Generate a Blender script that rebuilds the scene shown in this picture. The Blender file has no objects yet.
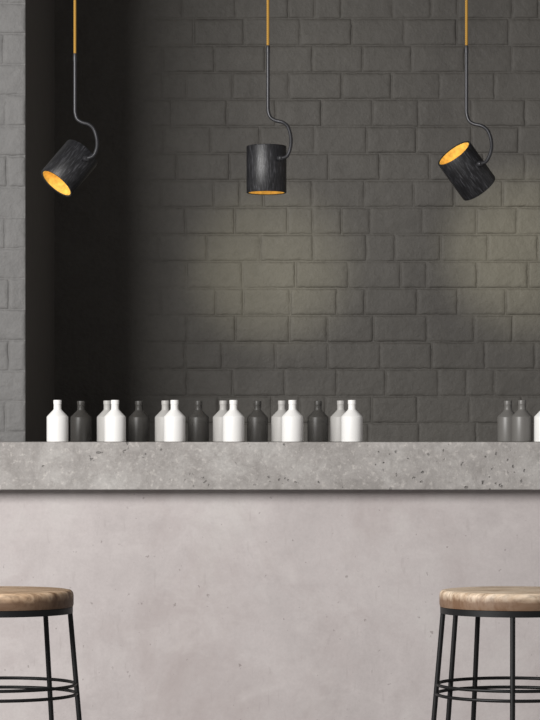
import bpy, math, random
from mathutils import Vector, Matrix, noise as mnoise
random.seed(4)
F=2795.0; CZ=1.11; HY=438.0
def P(px,py,D): return Vector(((px-270)*D/F, D, CZ-(py-HY)*D/F))
sc=bpy.context.scene
sc.view_settings.view_transform='Standard'
col=sc.collection
def srgb(r,g,b):
    f=lambda c:(c/255/12.92) if c/255<=0.04045 else ((c/255+0.055)/1.055)**2.4
    return (f(r),f(g),f(b),1)
# ---------- materials
class M:
    def __init__(s,name):
        s.m=bpy.data.materials.new(name); s.m.use_nodes=True
        s.t=s.m.node_tree; s.b=s.t.nodes['Principled BSDF']
    def n(s,typ): return s.t.nodes.new(typ)
    def l(s,a,b): s.t.links.new(a,b)
    def coord(s): return s.n('ShaderNodeTexCoord').outputs['Object']
    def noise(s,vec,scale,detail=4,rough=0.55,dist=0):
        x=s.n('ShaderNodeTexNoise'); x.inputs['Scale'].default_value=scale
        x.inputs['Detail'].default_value=detail; x.inputs['Roughness'].default_value=rough
        x.inputs['Distortion'].default_value=dist
        s.l(vec,x.inputs['Vector']); return x
    def ramp(s,fac,stops):
        r=s.n('ShaderNodeValToRGB'); e=r.color_ramp.elements
        while len(e)<len(stops): e.new(0.5)
        for i,(p,c) in enumerate(stops): e[i].position=p; e[i].color=c
        s.l(fac,r.inputs['Fac']); return r.outputs['Color']
    def mix(s,fac,a,b,mode='MIX'):
        x=s.n('ShaderNodeMix'); x.data_type='RGBA'; x.blend_type=mode
        for i,v in ((0,fac),(6,a),(7,b)):
            if hasattr(v,'links'): s.l(v,x.inputs[i])
            else: x.inputs[i].default_value=v
        return x.outputs[2]
    def math(s,op,a,b=0.0):
        x=s.n('ShaderNodeMath'); x.operation=op
        for i,v in ((0,a),(1,b)):
            if hasattr(v,'links'): s.l(v,x.inputs[i])
            else: x.inputs[i].default_value=v
        return x.outputs[0]
    def mapping(s,co,scale=(1,1,1),rot=(0,0,0)):
        x=s.n('ShaderNodeMapping'); x.inputs['Scale'].default_value=scale; x.inputs['Rotation'].default_value=rot
        s.l(co,x.inputs[0]); return x.outputs[0]
    def bump(s,h,strength=0.5,dist=0.01,prev=None):
        x=s.n('ShaderNodeBump'); x.inputs['Strength'].default_value=strength
        x.inputs['Distance'].default_value=dist; s.l(h,x.inputs['Height'])
        if prev is not None: s.l(prev,x.inputs['Normal'])
        return x.outputs[0]
W=(1,1,1,1); K=(0,0,0,1)
def g(v): return (v,v,v,1)

def brick_paint(name,c1,c2):
    m=M(name); co=m.coord()
    big=m.noise(co,2.5,5); med=m.noise(co,18,6,.65); fine=m.noise(co,75,5,0.65)
    c=m.ramp(big.outputs['Fac'],[(.3,c1),(.7,c2)])
    c=m.mix(.7,c,m.ramp(med.outputs['Fac'],[(0.3,g(.84)),(0.65,g(1))]),'MULTIPLY')
    c=m.mix(.6,c,m.ramp(fine.outputs['Fac'],[(0.35,g(.84)),(0.65,g(1))]),'MULTIPLY')
    m.l(c,m.b.inputs['Base Color'])
    n2=m.bump(med.outputs['Fac'],0.55,0.009)
    n3=m.bump(fine.outputs['Fac'],0.5,0.0035,n2)
    m.l(n3,m.b.inputs['Normal']); m.b.inputs['Roughness'].default_value=0.6
    m.b.inputs['Specular IOR Level'].default_value=0.35
    return m.m
def concrete(name,ca,cb,cc,pits=True,stain=False,c2=.8):
    m=M(name); co=m.coord()
    n1=m.noise(co,2.6 if not pits else 6,10,.68 if not pits else .7,.4); n2=m.noise(co,30,9,.75,.1); n3=m.noise(co,170,4,.65)
    c=m.ramp(n1.outputs['Fac'],[(.32,ca),(.5,cb),(.68,cc)])
    c=m.mix(.8,c,m.ramp(n2.outputs['Fac'],[(.3,g(c2)),(.5,g(.97)),(.75,g(1))]),'MULTIPLY')
    c=m.mix(.5,c,m.ramp(n3.outputs['Fac'],[(.35,g(c2)),(.62,g(1))]),'MULTIPLY')
    nrm=m.bump(n2.outputs['Fac'],.45 if pits else .12,.006)
    if pits:
        n4=m.noise(m.mapping(co,(1,1,1.25)),46,4,.6,.9); mask=m.noise(co,4.5,3)
        thr=m.math('ADD',n4.outputs['Fac'],m.math('MULTIPLY',mask.outputs['Fac'],.3))
        pm=m.ramp(thr,[(.43,W),(.46,K)])
        sepx=m.n('ShaderNodeSeparateXYZ'); m.l(co,sepx.inputs[0])
        for s_,r_,a_ in ((26,.15,.53),(58,.2,.54)):
            v=m.n('ShaderNodeTexVoronoi'); v.inputs['Scale'].default_value=s_
            wv=m.noise(co,s_*1.6,2); ad=m.n('ShaderNodeVectorMath'); ad.operation='MULTIPLY_ADD'; m.l(wv.outputs['Color'],ad.inputs[0]); ad.inputs[1].default_value=(.8/s_,)*3; m.l(co,ad.inputs[2])
            m.l(ad.outputs[0],v.inputs['Vector'])
            pv=m.ramp(v.outputs['Distance'],[(r_*.6,W),(r_,K)])
            sel=m.ramp(m.math('ADD',m.noise(co,s_*.2,2).outputs['Fac'],m.math('MULTIPLY',sepx.outputs[0],.09)),[(a_,K),(a_+.05,W)])
            pm=m.mix(1.0,pm,m.mix(1.0,pv,sel,'MULTIPLY'),'LIGHTEN')
        c=m.mix(m.math('MULTIPLY',pm,.55),c,(ca[0]*.24,ca[1]*.24,ca[2]*.24,1))
        nrm=m.bump(m.math('SUBTRACT',1.0,pm),.75,.005,nrm)
        lb=m.ramp(m.noise(co,70,4,.7).outputs['Fac'],[(.54,K),(.66,W)])
        c=m.mix(m.math('MULTIPLY',lb,.4),c,(min(1,cc[0]*1.4),min(1,cc[1]*1.37),min(1,cc[2]*1.34),1))
        dk=m.ramp(m.noise(co,15,7,.78,.4).outputs['Fac'],[(.46,K),(.66,W)])
        c=m.mix(m.math('MULTIPLY',dk,.55),c,(ca[0]*.66,ca[1]*.65,ca[2]*.64,1))
    if stain:
        st=m.noise(m.mapping(co,(1,1,.8),(0,.3,0)),2.8,10,.7,.5)
        c=m.mix(m.ramp(st.outputs['Fac'],[(.48,K),(.68,g(.65))]),c,(ca[0]*.83,ca[1]*.79,ca[2]*.78,1))
        s2=m.noise(m.mapping(co,(6,6,1.2),(0,-.5,0)),12,3,.5,.3)
        c=m.mix(m.ramp(s2.outputs['Fac'],[(.64,K),(.70,g(.25))]),c,(ca[0]*.76,ca[1]*.74,ca[2]*.73,1))
        s3=m.noise(m.mapping(co,(1.2,1,1.8),(0,.35,0)),7,6,.65,.4)
        c=m.mix(m.ramp(s3.outputs['Fac'],[(.52,K),(.70,g(.25))]),c,(cc[0]*1.13,cc[1]*1.13,cc[2]*1.13,1))
        sp=m.ramp(m.noise(co,60,3,.6).outputs['Fac'],[(.695,K),(.73,g(.55))])
        c=m.mix(sp,c,(ca[0]*.42,ca[1]*.4,ca[2]*.38,1))
    m.l(c,m.b.inputs['Base Color']); m.l(nrm,m.b.inputs['Normal'])
    m.b.inputs['Roughness'].default_value=.75; m.b.inputs['Specular IOR Level'].default_value=.3
    return m.m
def plain(name,c,rough=.5,metal=0,bump=0,bs=60,emit=0,var=.12):
    m=M(name); co=m.coord(); n=m.noise(co,bs,4)
    cc=m.mix(1.0,c,m.ramp(n.outputs['Fac'],[(.3,g(1-var)),(.7,W)]),'MULTIPLY')
    m.l(cc,m.b.inputs['Base Color']); m.b.inputs['Roughness'].default_value=rough; m.b.inputs['Metallic'].default_value=metal
    if bump: m.l(m.bump(n.outputs['Fac'],bump,.003),m.b.inputs['Normal'])
    if emit:
        m.l(cc,m.b.inputs['Emission Color']); m.b.inputs['Emission Strength'].default_value=emit
    return m.m
def wood(name,c1,c2,c3,edge):
    m=M(name); co=m.coord()
    mp=m.mapping(co,(1.0,8.0,2.5))
    n1=m.noise(mp,8,6,.68,.5); n2=m.noise(mp,34,4,.65)
    c=m.ramp(n1.outputs['Fac'],[(.38,c1),(.48,c2),(.58,c3)])
    c=m.mix(.8,c,m.ramp(n2.outputs['Fac'],[(.34,g(.45)),(.54,W)]),'MULTIPLY')
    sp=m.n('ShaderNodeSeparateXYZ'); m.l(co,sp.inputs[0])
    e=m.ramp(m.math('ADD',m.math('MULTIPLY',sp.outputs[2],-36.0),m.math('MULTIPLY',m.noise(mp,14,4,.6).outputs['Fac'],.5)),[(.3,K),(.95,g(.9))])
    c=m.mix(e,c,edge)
    m.l(c,m.b.inputs['Base Color']); m.b.inputs['Roughness'].default_value=.6
    m.l(m.bump(n1.outputs['Fac'],.2,.003),m.b.inputs['Normal']); return m.m
def blackwood():
    m=M('charred_black_wood'); co=m.coord()
    n=m.noise(m.mapping(co,(190,190,20)),2.0,5,.7,.15)
    b=m.noise(co,28,4,.6)
    c=m.ramp(n.outputs['Fac'],[(.36,srgb(17,17,19)),(.53,srgb(33,33,36)),(.70,srgb(86,86,90))])
    c=m.mix(.7,c,m.ramp(b.outputs['Fac'],[(.35,g(.6)),(.65,W)]),'MULTIPLY')
    m.l(c,m.b.inputs['Base Color']); m.b.inputs['Roughness'].default_value=.42
    m.l(m.bump(n.outputs['Fac'],.4,.0015),m.b.inputs['Normal']); return m.m
mat_black=blackwood()
mat_rod=plain('gunmetal_rod',srgb(62,62,65),.4,.45)
mat_iron=plain('stool_iron',srgb(22,22,23),.5,.5,.1)
def cordmat():
    m=M('yellow_fabric_cord'); co=m.coord(); w=m.n('ShaderNodeTexWave'); w.bands_direction='DIAGONAL'
    w.inputs['Scale'].default_value=120; m.l(co,w.inputs['Vector'])
    c=m.mix(w.outputs['Fac'],srgb(136,100,34),srgb(196,150,64)); m.l(c,m.b.inputs['Base Color'])
    m.b.inputs['Roughness'].default_value=.8; m.l(m.bump(w.outputs['Fac'],.4,.001),m.b.inputs['Normal']); return m.m
mat_cord=cordmat()
mat_gold=plain('glowing_gold_leaf_lining',srgb(238,190,88),.45,.12,.4,85,.42,.42)  # slight emission imitates bulb light on the gold
mat_bulb=plain('warm_bulb',srgb(250,212,118),.4,0,0,60,.5,.02)
mat_white=plain('white_ceramic',srgb(230,229,227),.5,0,0,20,0,.03)
mat_pale=plain('pale_grey_ceramic',srgb(172,170,167),.5,0,0,20,0,.04)
mat_grey=plain('grey_ceramic',srgb(106,104,101),.4,0,0,20,0,.06)
mat_dark=plain('smoky_translucent_glass',srgb(78,76,73),.4,0,0,20,0,.08)
mat_dark.node_tree.nodes['Principled BSDF'].inputs['Alpha'].default_value=.62
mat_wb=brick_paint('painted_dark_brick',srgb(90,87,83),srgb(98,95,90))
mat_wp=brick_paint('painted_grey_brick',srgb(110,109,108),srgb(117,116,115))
mat_side=plain('dark_plaster',srgb(104,100,95),.85,0,.15,25,0,.1)
mat_slab=concrete('pitted_concrete',srgb(140,136,133),srgb(160,156,153),srgb(178,175,172),True)
mat_body=concrete('smooth_concrete',srgb(172,165,164),srgb(182,175,174),srgb(188,183,181),False,True,.9)
mat_floor=concrete('floor_concrete',srgb(110,108,106),srgb(125,123,121),srgb(140,138,136),False)
mat_ceil=plain('ceiling_plaster',srgb(70,68,66),.8,0,.1,30)
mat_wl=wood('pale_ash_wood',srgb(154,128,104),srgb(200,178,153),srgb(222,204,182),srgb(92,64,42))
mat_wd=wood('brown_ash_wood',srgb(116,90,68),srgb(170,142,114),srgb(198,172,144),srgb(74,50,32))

# ---------- mesh helpers
def obj(name,verts,faces,mat,origin=Vector((0,0,0)),parent=None,smooth=False,auto=None):
    me=bpy.data.meshes.new(name); me.from_pydata([tuple(Vector(v)-origin) for v in verts],[],faces)
    me.materials.append(mat); me.validate(); me.update()
    o=bpy.data.objects.new(name,me); col.objects.link(o)
    if smooth:
        for p in me.polygons: p.use_smooth=True
    if auto is not None:
        for p in me.polygons: p.use_smooth=True
        me.set_sharp_from_angle(angle=math.radians(auto))
    if parent: o.parent=parent; o.location=origin-parent.location
    else: o.location=origin
    return o
def boxgeo(a,b):
    x0,y0,z0=a; x1,y1,z1=b
    v=[(x0,y0,z0),(x1,y0,z0),(x1,y1,z0),(x0,y1,z0),(x0,y0,z1),(x1,y0,z1),(x1,y1,z1),(x0,y1,z1)]
    f=[(0,3,2,1),(4,5,6,7),(0,1,5,4),(1,2,6,5),(2,3,7,6),(3,0,4,7)]
    return v,f
def box(name,a,b,mat,bevel=0):
    v,f=boxgeo(a,b)
    o=obj(name,v,f,mat)
    if bevel:
        md=o.modifiers.new('bevel','BEVEL'); md.width=bevel; md.segments=3
    return o
def brick_wall(name,a,b,mat,zoff,right_flush=False,seed=1,dep=.0042,firsts=(.17,.085),fade=None):
    """wall slab with raised painted bricks on its -Y face, one mesh; fade=(xa,xb): relief grows from 0 at xa to full at xb"""
    rnd=random.Random(seed)
    x0,yf,z0=a; x1,y1,z1=b
    V,Fc=boxgeo((x0,yf+dep,z0),(x1,y1,z1)); V=[Vector(v) for v in V]; Fc=list(Fc)
    nb=len(Fc)
    H=.084; j=.0010; r=0; z=z0-zoff
    def fd(x):
        if not fade: return 1
        s=max(0,min(1,(x-fade[0])/(fade[1]-fade[0]))); return s*s*(3-2*s)
    while z<z1:
        if right_flush: x=x1; sgn=-1
        else: x=x0; sgn=1
        first=True
        while (x>max(x0,-1.3) if sgn<0 else x<min(x1,1.7)):
            if first: Lb=firsts[r%2]+rnd.uniform(-.01,.01)
            else: Lb=rnd.choices([.160,.168,.150,.082,.122],[5,3,3,3,1])[0]+rnd.uniform(-.008,.008)
            first=False
            xa,xb=(x,x+Lb) if sgn>0 else (x-Lb,x)
            x+=sgn*Lb
            za,zb=max(z,z0),min(z+H,z1)
            if zb-za<.02 or xa<x0 or xb>x1+1e-6 : continue
            if fd(xb)<.02: continue
            lx,lz=xb-xa,zb-za
            nx=max(4,int(lx/.011)); nz=7
            top=rnd.uniform(-.0006,.0006); tx=rnd.uniform(-.0010,.0010); tz=rnd.uniform(-.0010,.0010)
            jj=j+rnd.uniform(-.0004,.0010)
            soft=rnd.uniform(.5,1.0)
            flush=right_flush and abs(xb-x1)<1e-6
            def per(ins):
                ax,bx,az,bz=xa+jj+ins,xb-(0 if flush else jj)-ins,za+jj+ins,zb-jj-ins
                pts=[]
                for i in range(nx): pts.append((ax+(bx-ax)*i/nx,az))
                for i in range(nz): pts.append((bx,az+(bz-az)*i/nz))
                for i in range(nx): pts.append((bx-(bx-ax)*i/nx,bz))
                for i in range(nz): pts.append((ax,bz-(bz-az)*i/nz))
                return pts
            rings=[]
            for ins,h in ((0,0),(.0012,.35),(.0030,.68),(.0060,.9),(.0110,1.0)):
                rg=[]
                for (px,pz) in per(ins):
                    q=Vector((px*55,pz*55,seed*5.0))
                    w=mnoise.noise(q)*.0026; w2=mnoise.noise(q+Vector((7,3,1)))*.0024
                    hh=(top + tx*(px-(xa+xb)/2)/lx*2 + tz*(pz-(za+zb)/2)/lz*2 + mnoise.noise(Vector((px*22,pz*22,9)))*.0014)
                    full=(dep*soft - hh)*fd(px)
                    y=yf+dep+.0003-(full+.0006)*h if h>0 else yf+dep+.0003
                    rg.append(len(V)); V.append(Vector((px+(0 if flush and px>x1-.014 else w),y,pz+w2)))
                rings.append(rg)
            n=len(rings[0])
            for A,B in zip(rings,rings[1:]):
                for i in range(n):
                    k=(i+1)%n; Fc.append((A[i],A[k],B[k],B[i]))
            T=rings[-1]
            bot=T[0:nx+1]; topr=[T[(2*nx+nz-i)%n] for i in range(nx+1)]
            left=[T[(2*nx+nz+i)%n] for i in range(nz+1)]; right=T[nx:nx+nz+1]
            for i in range(nx):
                poly=[bot[i],bot[i+1]]
                if i==nx-1: poly+=right[1:-1]
                poly+=[topr[i+1],topr[i]]
                if i==0: poly+=left[1:-1]
                Fc.append(tuple(poly))
        z+=H; r+=1
    o=obj(name,V,Fc,mat)
    for i,p in enumerate(o.data.polygons): p.use_smooth = i>=nb
    return o
def revolve(profile,seg=40,center=Vector((0,0,0)),axis=Vector((0,0,1)),close=False):
    q=Vector((0,0,1)).rotation_difference(axis.normalized())
    vs=[];rings=[];fs=[]
    for r,h in profile:
        if r<1e-7:
            rings.append([len(vs)]); vs.append(center+q@Vector((0,0,h)))
        else:
            rg=[]
            for i in range(seg):
                t=2*math.pi*i/seg; rg.append(len(vs)); vs.append(center+q@Vector((r*math.cos(t),r*math.sin(t),h)))
            rings.append(rg)
    pr=list(zip(rings,rings[1:]))
    if close: pr.append((rings[-1],rings[0]))
    for A,B in pr:
        for i in range(seg):
            j=(i+1)%seg
            if len(A)==1 and len(B)==1: continue
            if len(A)==1: fs.append((A[0],B[j],B[i]))
            elif len(B)==1: fs.append((A[i],A[j],B[0]))
            else: fs.append((A[i],A[j],B[j],B[i]))
    return vs,fs
def catmull(pts,n=8):
    out=[];p=[pts[0]*2-pts[1]]+pts+[pts[-1]*2-pts[-2]]
    for i in range(1,len(p)-2):
        a,b,c,d=p[i-1],p[i],p[i+1],p[i+2]
        for k in range(n):
            t=k/n
            out.append(.5*((2*b)+(c-a)*t+(2*a-5*b+4*c-d)*t*t+(3*b-a-3*c+d)*t**3))
    out.append(pts[-1]); return out
def tube(path,r,seg=12,closed=False):
    vs=[];fs=[];n=len(path); ref=None
    for i,p in enumerate(path):
        if closed: t=(path[(i+1)%n]-path[i-1]).normalized()
        else: t=(path[min(i+1,n-1)]-path[max(i-1,0)]).normalized()
        if ref is None: ref=t.orthogonal().normalized()
        ref=(ref-t*ref.dot(t)).normalized(); bn=t.cross(ref)
        for k in range(seg):
            a=2*math.pi*k/seg; vs.append(p+(ref*math.cos(a)+bn*math.sin(a))*r)
    for i in range(n if closed else n-1):
        j=(i+1)%n
        for k in range(seg):
            l=(k+1)%seg; fs.append((i*seg+k,i*seg+l,j*seg+l,j*seg+k))
    if not closed:
        fs.append(tuple(range(seg))[::-1]); fs.append(tuple((n-1)*seg+k for k in range(seg)))
    return vs,fs
def empty(name,loc,label,cat,group=None):
    e=bpy.data.objects.new(name,None); e.empty_display_size=.05; e.location=loc; col.objects.link(e)
    e['label']=label; e['category']=cat
    if group: e['group']=group
    return e

# ---------- room
PX=-0.671
def st(o,label,cat):
    o['kind']='structure'; o['label']=label; o['category']=cat; return o
CH=3.0
st(box('floor',(-3,3.5,-.1),(3,8.85,0),mat_floor),'grey polished concrete floor','floor')
st(box('ceiling',(-3,5.2,CH),(3,8.85,CH+.1),mat_ceil),'dark plaster ceiling above the bar','ceiling')
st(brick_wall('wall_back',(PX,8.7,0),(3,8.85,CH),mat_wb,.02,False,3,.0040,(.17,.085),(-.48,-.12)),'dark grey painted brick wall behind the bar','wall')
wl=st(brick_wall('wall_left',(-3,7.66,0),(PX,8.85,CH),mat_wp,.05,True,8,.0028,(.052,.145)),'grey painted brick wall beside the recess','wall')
wl.data.materials.append(mat_side)
for i,p in enumerate(wl.data.polygons):
    if i<6 and p.normal.x>.9: p.material_index=1
# ---------- bar
body=box('bar_counter',(-3,7.055,0),(3,7.60,.98),mat_body)
body['label']='pale smooth concrete bar counter with faint stains';body['category']='bar counter'
slab=box('bar_countertop',(-3,7.0,.98),(3,7.64,1.10),mat_slab,.003)
slab['label']='thick pitted grey concrete countertop on the bar';slab['category']='countertop'

# ---------- bottles
def bottle_mesh(name,mat):
    prof=[(0,0),(.0262,0),(.0272,.0008),(.0276,.0025),(.0276,.0625),(.0273,.0638),(.0264,.0653),(.0118,.0805),(.0102,.0825),(.0098,.0850),
          (.0097,.0950),(.0099,.0956),(.0104,.0962),(.0105,.1048),(.0102,.1061),(.0095,.1065),(.0080,.1065),(.0075,.105),(.0075,.090),(0,.089)]
    v,f=revolve(prof,36)
    me=bpy.data.meshes.new(name); me.from_pydata([tuple(x) for x in v],[],f); me.materials.append(mat)
    for p in me.polygons: p.use_smooth=True
    me.set_sharp_from_angle(angle=math.radians(35)); return me
kinds={'w':(bottle_mesh('white_bottle',mat_white),'small white ceramic bottle with short neck on the countertop'),
 'p':(bottle_mesh('pale_bottle',mat_pale),'small pale grey ceramic bottle with short neck on the countertop'),
 'g':(bottle_mesh('grey_bottle',mat_grey),'small mid-grey ceramic bottle with short neck on the countertop'),
 'd':(bottle_mesh('dark_bottle',mat_dark),'small smoky charcoal bottle with short neck on the countertop')}
rows=[('w',[57.5,115,174.5,233.5,292.5,352],7.12),('p',[107.5,165.5,223.5,282,341],7.22),
      ('d',[81,139,198.5,257.5,318],7.30),('g',[522],7.15),('g',[508],7.26),('w',[545],7.12)]
for k,xs,D in rows:
    for x in xs:
        p=P(x,438,D)
        o=bpy.data.objects.new('bottle',kinds[k][0]); col.objects.link(o)
        o.location=(p.x,D,1.1003); o['label']=kinds[k][1]; o['category']='bottle'; o['group']='ceramic bottles along the bar'

# ---------- pendant lamps
LD=7.33
def lamp(cx,y_cord,armpts,open_c,back_c,tilt,width,label,spot_to,energy,spot_from=None,ssize=46):
    top=P(cx,0,LD); base=Vector((top.x,LD,CH))
    e=empty('pendant_lamp',base,label,'pendant lamp','pendant lamps above the bar')
    A=P(*open_c,LD); B=P(*back_c,LD)
    ax=(A-B); L0=ax.length; d2=ax.normalized()
    a=math.radians(tilt); axis=(d2*math.cos(a)+Vector((0,-1,0))*math.sin(a)).normalized()
    L=L0/math.cos(a); R=width/2*LD/F; mid=(A+B)/2; bk=mid-axis*L/2
    th=.0045
    prof=[(0,0),(R-.003,0),(R-.0008,.0008),(R,.003),(R,L*.5),(R,L-.001),(R-.0007,L),(R-th,L),(R-th,L-.002),(R-th,.006),(0,.006)]
    q=Vector((0,0,1)).rotation_difference(axis)
    v,f=revolve(prof,56)
    sh=obj('lamp_shade',v,f,mat_black,auto=40); sh.parent=e; sh.location=bk-base; sh.rotation_mode='QUATERNION'; sh.rotation_quaternion=q
    r2=R-th-.0004
    v,f=revolve([(r2,L-.0015),(r2-.0012,L-.0015),(r2-.0012,.010),(0,.0095),(0,.0075),(r2,.0075)],56,close=False)
    ln=obj('shade_lining',v,f,mat_gold,auto=40); ln.parent=e; ln.location=bk-base; ln.rotation_mode='QUATERNION'; ln.rotation_quaternion=q
    ln['label']='gold leaf inner lining with added glow'
    rb=R*.34
    pr=[(0,.010),(rb*.6,.010),(rb*.62,L*.22)]+[(rb*math.cos(t),L*.40+rb*math.sin(t)) for t in [math.radians(x) for x in range(-50,90,14)]]+[(0,L*.40+rb)]
    v,f=revolve(pr,28); bu=obj('light_bulb',v,f,mat_bulb,smooth=True); bu.parent=e; bu.location=bk-base; bu.rotation_mode='QUATERNION'; bu.rotation_quaternion=q
    ep=P(armpts[-1][0],armpts[-1][1],LD); ex,ez=ep.x,ep.z
    best=None
    for i in range(4000):
        p=Vector((ex,LD-.2+i*.0001,ez)); d=p-bk
        if (d-axis*d.dot(axis)).length<=R: best=p; break
    if best is None: best=Vector((ex,LD,ez))
    d=best-bk; nrm=(d-axis*d.dot(axis)).normalized()
    endp=best+nrm*.006; ey=endp.y-LD
    n=len(armpts); k0=3
    pts=[]
    for i,(x,y) in enumerate(armpts):
        t=max(0,min(1,(i-k0)/(n-2-k0))); t=t*t*(3-2*t)
        pts.append(P(x,y,LD+ey*t))
    pts[-1]=endp
    v,f=tube(catmull(pts,10),.0046,14); obj('lamp_arm',v,f,mat_rod,base,e,auto=60)
    v,f=revolve([(0,-.008),(.0062,-.008),(.0074,-.0065),(.0074,.003),(.0058,.0055),(0,.0055)],20,endp,nrm)
    obj('swivel_joint',v,f,mat_rod,base,e,auto=40)
    pc=P(cx,y_cord,LD)
    v,f=revolve([(0,-.010),(.0050,-.010),(.0054,-.006),(.0054,.006),(.0040,.012),(0,.012)],18,pc,Vector((0,0,1)))
    obj('cord_ferrule',v,f,mat_rod,base,e,auto=40)
    v,f=tube([pc+Vector((0,0,.005)),pc+Vector((0,0,.3)),Vector((pc.x,LD,CH-.01))],.0038,12); obj('power_cord',v,f,mat_cord,base,e,auto=60)
    v,f=revolve([(0,0),(.05,0),(.05,-.018),(.046,-.024),(.012,-.028),(0,-.028)],36,Vector((pc.x,LD,CH)),Vector((0,0,1)))
    obj('ceiling_canopy',v,f,mat_rod,base,e,auto=40)
    if spot_to is not None:  # unseen spot added near the shade, aimed to throw a pool on the wall
        ld=bpy.data.lights.new('wall_pool_spot','SPOT'); ld.energy=energy; ld.color=(1,.955,.70); ld.spot_size=math.radians(ssize); ld.spot_blend=1; ld.shadow_soft_size=.04
        lo=bpy.data.objects.new('wall_pool_spot',ld); col.objects.link(lo)
        src=spot_from if spot_from else Vector((mid.x,LD+.12,mid.z)); lo.location=src
        lo.rotation_euler=(spot_to-src).to_track_quat('-Z','Y').to_euler()
    return e
lamp(75,58,[(75,58),(75,85),(75,106),(75.3,113),(77.3,119),(82.5,122.5),(89,124.5),(94,129.5),(97,140),(96.5,149),(93,156),(86,160)],
     (57,184),(82,152),19,38.5,'black wooden pendant lamp with gold lining, tilted downward',None,0)
lamp(268,50,[(268,50),(268,85),(268,105),(268.3,111),(270.3,117),(275.5,120.5),(283,122.5),(288,127),(290.8,137),(290.5,147),(287,156),(279,160)],
     (266.5,193),(266.5,146),1,40,'black wooden pendant lamp with gold lining, pointing straight down',P(272,264,8.7),42,P(266.5,197,LD+.05),27)
lamp(466.5,50,[(466.5,50),(466.5,85),(466.5,107),(466.8,114),(469,120.5),(474,124),(482,126),(488,131),(491.3,141),(491,151),(486.5,161),(477,166)],
     (453.5,154),(480,188),19,39,'black wooden pendant lamp with gold lining, tilted upward',P(524,250,8.7),46,None,28)

# ---------- stools
SD=5.6
def stool(cx,mat,label,rot,angs):
    k=SD/F; c=P(cx,589.5,SD); zt=c.z
    e=empty('bar_stool',Vector((c.x,SD,0)),label,'bar stool','bar stools at the counter')
    R=74.5*k; T=17.5*k; ctr=Vector((c.x,SD,zt))
    prof=[(0,0),(R*.5,-.0002),(R*.92,-.0006),(R*.97,-.002),(R*.992,-.006),(R,-.012),(R,-T+.006),(R*.992,-T+.001),(R*.97,-T),(0,-T)]
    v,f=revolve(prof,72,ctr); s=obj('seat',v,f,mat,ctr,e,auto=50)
    s.rotation_euler=(0,0,rot)
    z1=zt-T; rb=R*.99
    v,f=revolve([(rb,z1+.0002),(rb,z1-.012),(rb-.004,z1-.012),(rb-.004,z1+.0002)],72,Vector((c.x,SD,0)),close=True)
    obj('seat_ring',v,f,mat_iron,Vector((c.x,SD,z1)),e,auto=50)
    z_at=lambda py: CZ-(py-HY)*k
    def rad(z): return (71+9.0*(z_at(614)-z)/(105*k))*k
    for ad in angs:
        a=math.radians(ad); pts=[]
        for z in (z1-.004,.6,.3,.004):
            r=rad(z); pts.append(Vector((c.x+r*math.cos(a),SD+r*math.sin(a),z)))
        v,f=tube(pts,.0052,12); obj('leg',v,f,mat_iron,Vector((c.x,SD,0)),e,auto=60)
        v,f=revolve([(0,0),(.009,0),(.009,.006),(.006,.01),(0,.01)],16,pts[-1]-Vector((0,0,.004))); obj('foot_cap',v,f,mat_iron,Vector((c.x,SD,0)),e,auto=40)
    for py in (684.5,694):
        z=z_at(py); r=rad(z)-.001
        v,f=tube([Vector((c.x+r*math.cos(t),SD+r*math.sin(t),z)) for t in [2*math.pi*i/96 for i in range(96)]],.0034,10,True)
        obj('foot_ring',v,f,mat_iron,Vector((c.x,SD,z)),e,smooth=True)
stool(-1,mat_wd,'round bar stool with brown wooden seat and black iron frame',.15,(4,54,128,184,-96))
stool(514,mat_wl,'round bar stool with pale wooden seat and black iron frame',.1,(-96,-30,40,116,141,178))

# ---------- light
def area(loc,to,size,energy,color):
    l=bpy.data.lights.new('studio_light','AREA'); l.size=size; l.energy=energy; l.color=color
    o=bpy.data.objects.new('studio_light',l); col.objects.link(o); o.location=loc
    o.rotation_euler=(Vector(to)-Vector(loc)).to_track_quat('-Z','Y').to_euler()
area((-2.75,2.8,2.7),(0,8,1.3),2.1,355,(1,.985,.965))
w=bpy.data.worlds.new('world'); sc.world=w; w.use_nodes=True
bg=w.node_tree.nodes['Background']; bg.inputs[0].default_value=(1,.96,.95,1); bg.inputs[1].default_value=.33

cam=bpy.data.cameras.new('camera'); co=bpy.data.objects.new('camera',cam); col.objects.link(co)
co.location=(0,0,CZ); co.rotation_euler=(math.pi/2,0,0)
cam.sensor_fit='HORIZONTAL'; cam.sensor_width=36; cam.lens=36*F/540; cam.shift_y=(HY-360)/540
sc.camera=co
